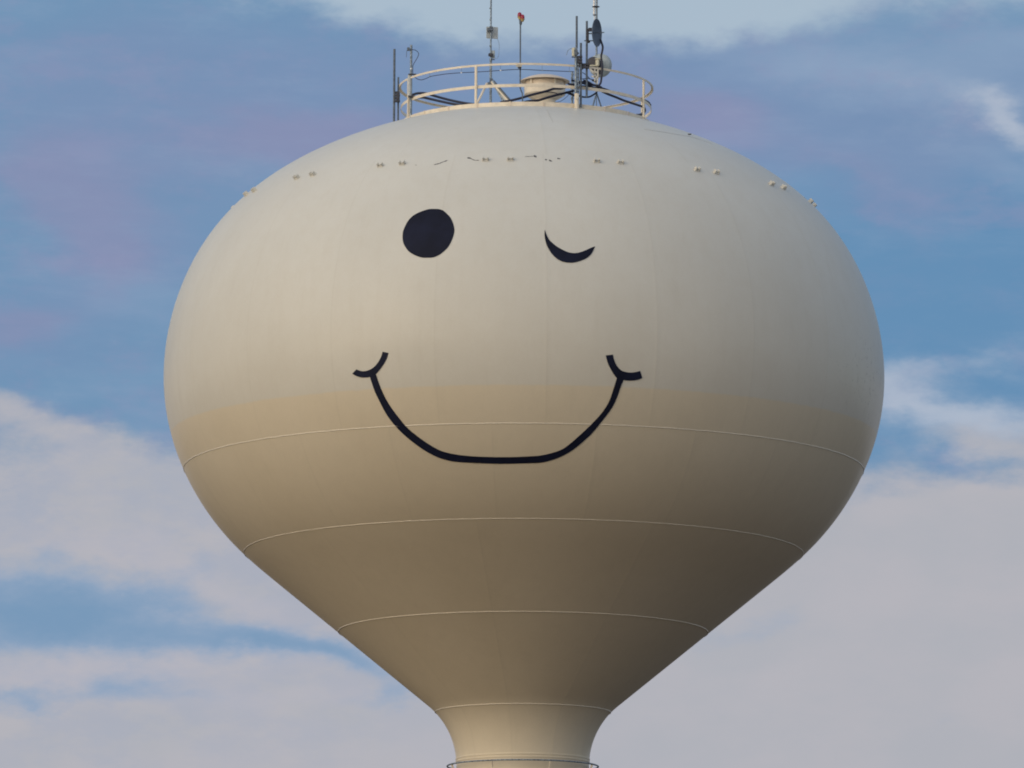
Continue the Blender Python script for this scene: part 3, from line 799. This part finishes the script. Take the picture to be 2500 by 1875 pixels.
def cab(L, r, rad, label, extra=None):
    bm = new(); tube(bm, cable_pts(L, r=r), rad, 10)
    for e in (extra or []): tube(bm, cable_pts(e, r=r - .05), rad, 10)
    return mesh_thing('roof_cable', bm, M_CABLE, label, 'cable', 'cables on the tower roof')
cab([(1008, 231), (1018, 228), (1032, 227.3), (1045, 229), (1054, 232), (1076, 238.5), (1099.5, 244.6), (1125, 250), (1147, 253.5), (1170, 256)], 2.95, .031, 'upper of two thick black cables arching inside the left railing')
cab([(1010, 236), (1020, 237.5), (1034, 238), (1056, 243), (1085, 249.5), (1108, 254), (1135, 258)], 3.0, .031, 'lower of two thick black cables arching inside the left railing')
cab([(1222, 250), (1240, 246.8), (1267.4, 240.5), (1294.6, 232.4), (1316, 227), (1334, 222.4), (1352.4, 216.8), (1369, 216), (1382, 213)], 2.85, .031, 'upper thick black cable rising across the roof vent')
cab([(1270, 252), (1291, 247.2), (1314.5, 245), (1329, 240.5), (1355, 233), (1383, 226), (1401, 221.5)], 2.75, .031, 'lower thick black cable rising toward the cluster', [[(1382, 225), (1392, 229), (1404, 234)]])
cab([(1330, 225.5), (1345, 225), (1360, 228.5), (1372, 233)], 2.6, .010, 'thin dark cable arc in front of the vent drum')
cab([(1386, 204), (1400, 207), (1420, 203), (1438.5, 208), (1452, 208), (1463.8, 213.4), (1480, 218.8), (1496.4, 225), (1516, 231), (1536, 235.5), (1556, 239.5), (1572, 244.5), (1582, 249), (1588, 257)], 3.03, .028, 'thick black cable running above the mid rail toward the right end', [[(1395, 196), (1412, 199), (1430, 202), (1450, 207.5), (1468, 213)], [(1405, 212), (1425, 211), (1445, 213.5), (1466, 217)]])
cab([(1470, 223), (1483.7, 229.6), (1503.6, 237.3), (1525, 246), (1548, 253.5), (1570.5, 261)], 3.02, .030, 'thick black cable sagging below the mid rail at right')
bm = new(); tube(bm, cable_pts([(1572, 262), (1574, 270), (1570, 277), (1563, 280.5), (1554, 281.5)], r=2.9), .035, 10)
mesh_thing('cable_elbow', bm, M_DARK, 'dark cable elbow turning down beside the right end post', 'cable', 'cables on the tower roof')
bm = new(); box(bm, on_ring((1554.5, 284.5), 2.95), (.10, .06, .06), bev=.02); mesh_thing('cable_gland', bm, M_CREAM, 'small pale cable gland at the foot of the right end post', 'fitting')
cab([(1412, 233), (1422, 236.5), (1436, 237), (1446, 233), (1457, 225.5)], 2.86, .022, 'short black cable slung under the cluster poles')
cab([(1422, 177), (1430, 182), (1436, 188), (1441, 194)], 2.8, .010, 'thin dark cable curving between the cluster poles', [[(1421, 193), (1434, 191.5), (1445, 194), (1453, 200)]])
cab([(1352, 250), (1364, 249), (1374, 244), (1384, 236), (1391, 229)], 2.5, .006, 'thin grey blue wire sagging right of the vent neck')
# a wire lying over the right shoulder of the dome
pts = [hit(*p, .008)[0] for p in ((1572, 316.5), (1598, 320), (1625, 324), (1650, 328.5), (1675, 332.5), (1698, 338), (1720, 345), (1738, 352))]
bm = new(); tube(bm, smooth_path(pts, 4), .003, 6); mesh_thing('surface_wire', bm, M_SEAM, 'thin wire lying on the right shoulder of the dome', 'wire')
q, n_ = hit(1683, 329.5, .02); bm = new(); box(bm, q, (.09, .04, .025), bev=.008); mesh_thing('roof_bracket', bm, M_DARK, 'tiny dark bracket on the right skyline of the dome', 'bracket')

# ------------------------------------------------------------------ ground
bm = new()
rings = [0, 6, 20, 60, 160, 400, 1000, 2600, 6000]
lathe(bm, [(r, 0.0) for r in rings], 64)
g = link_bm('ground', bm, M_GROUND); g['kind'] = 'structure'; g['label'] = 'grassy field round the foot of the tower'
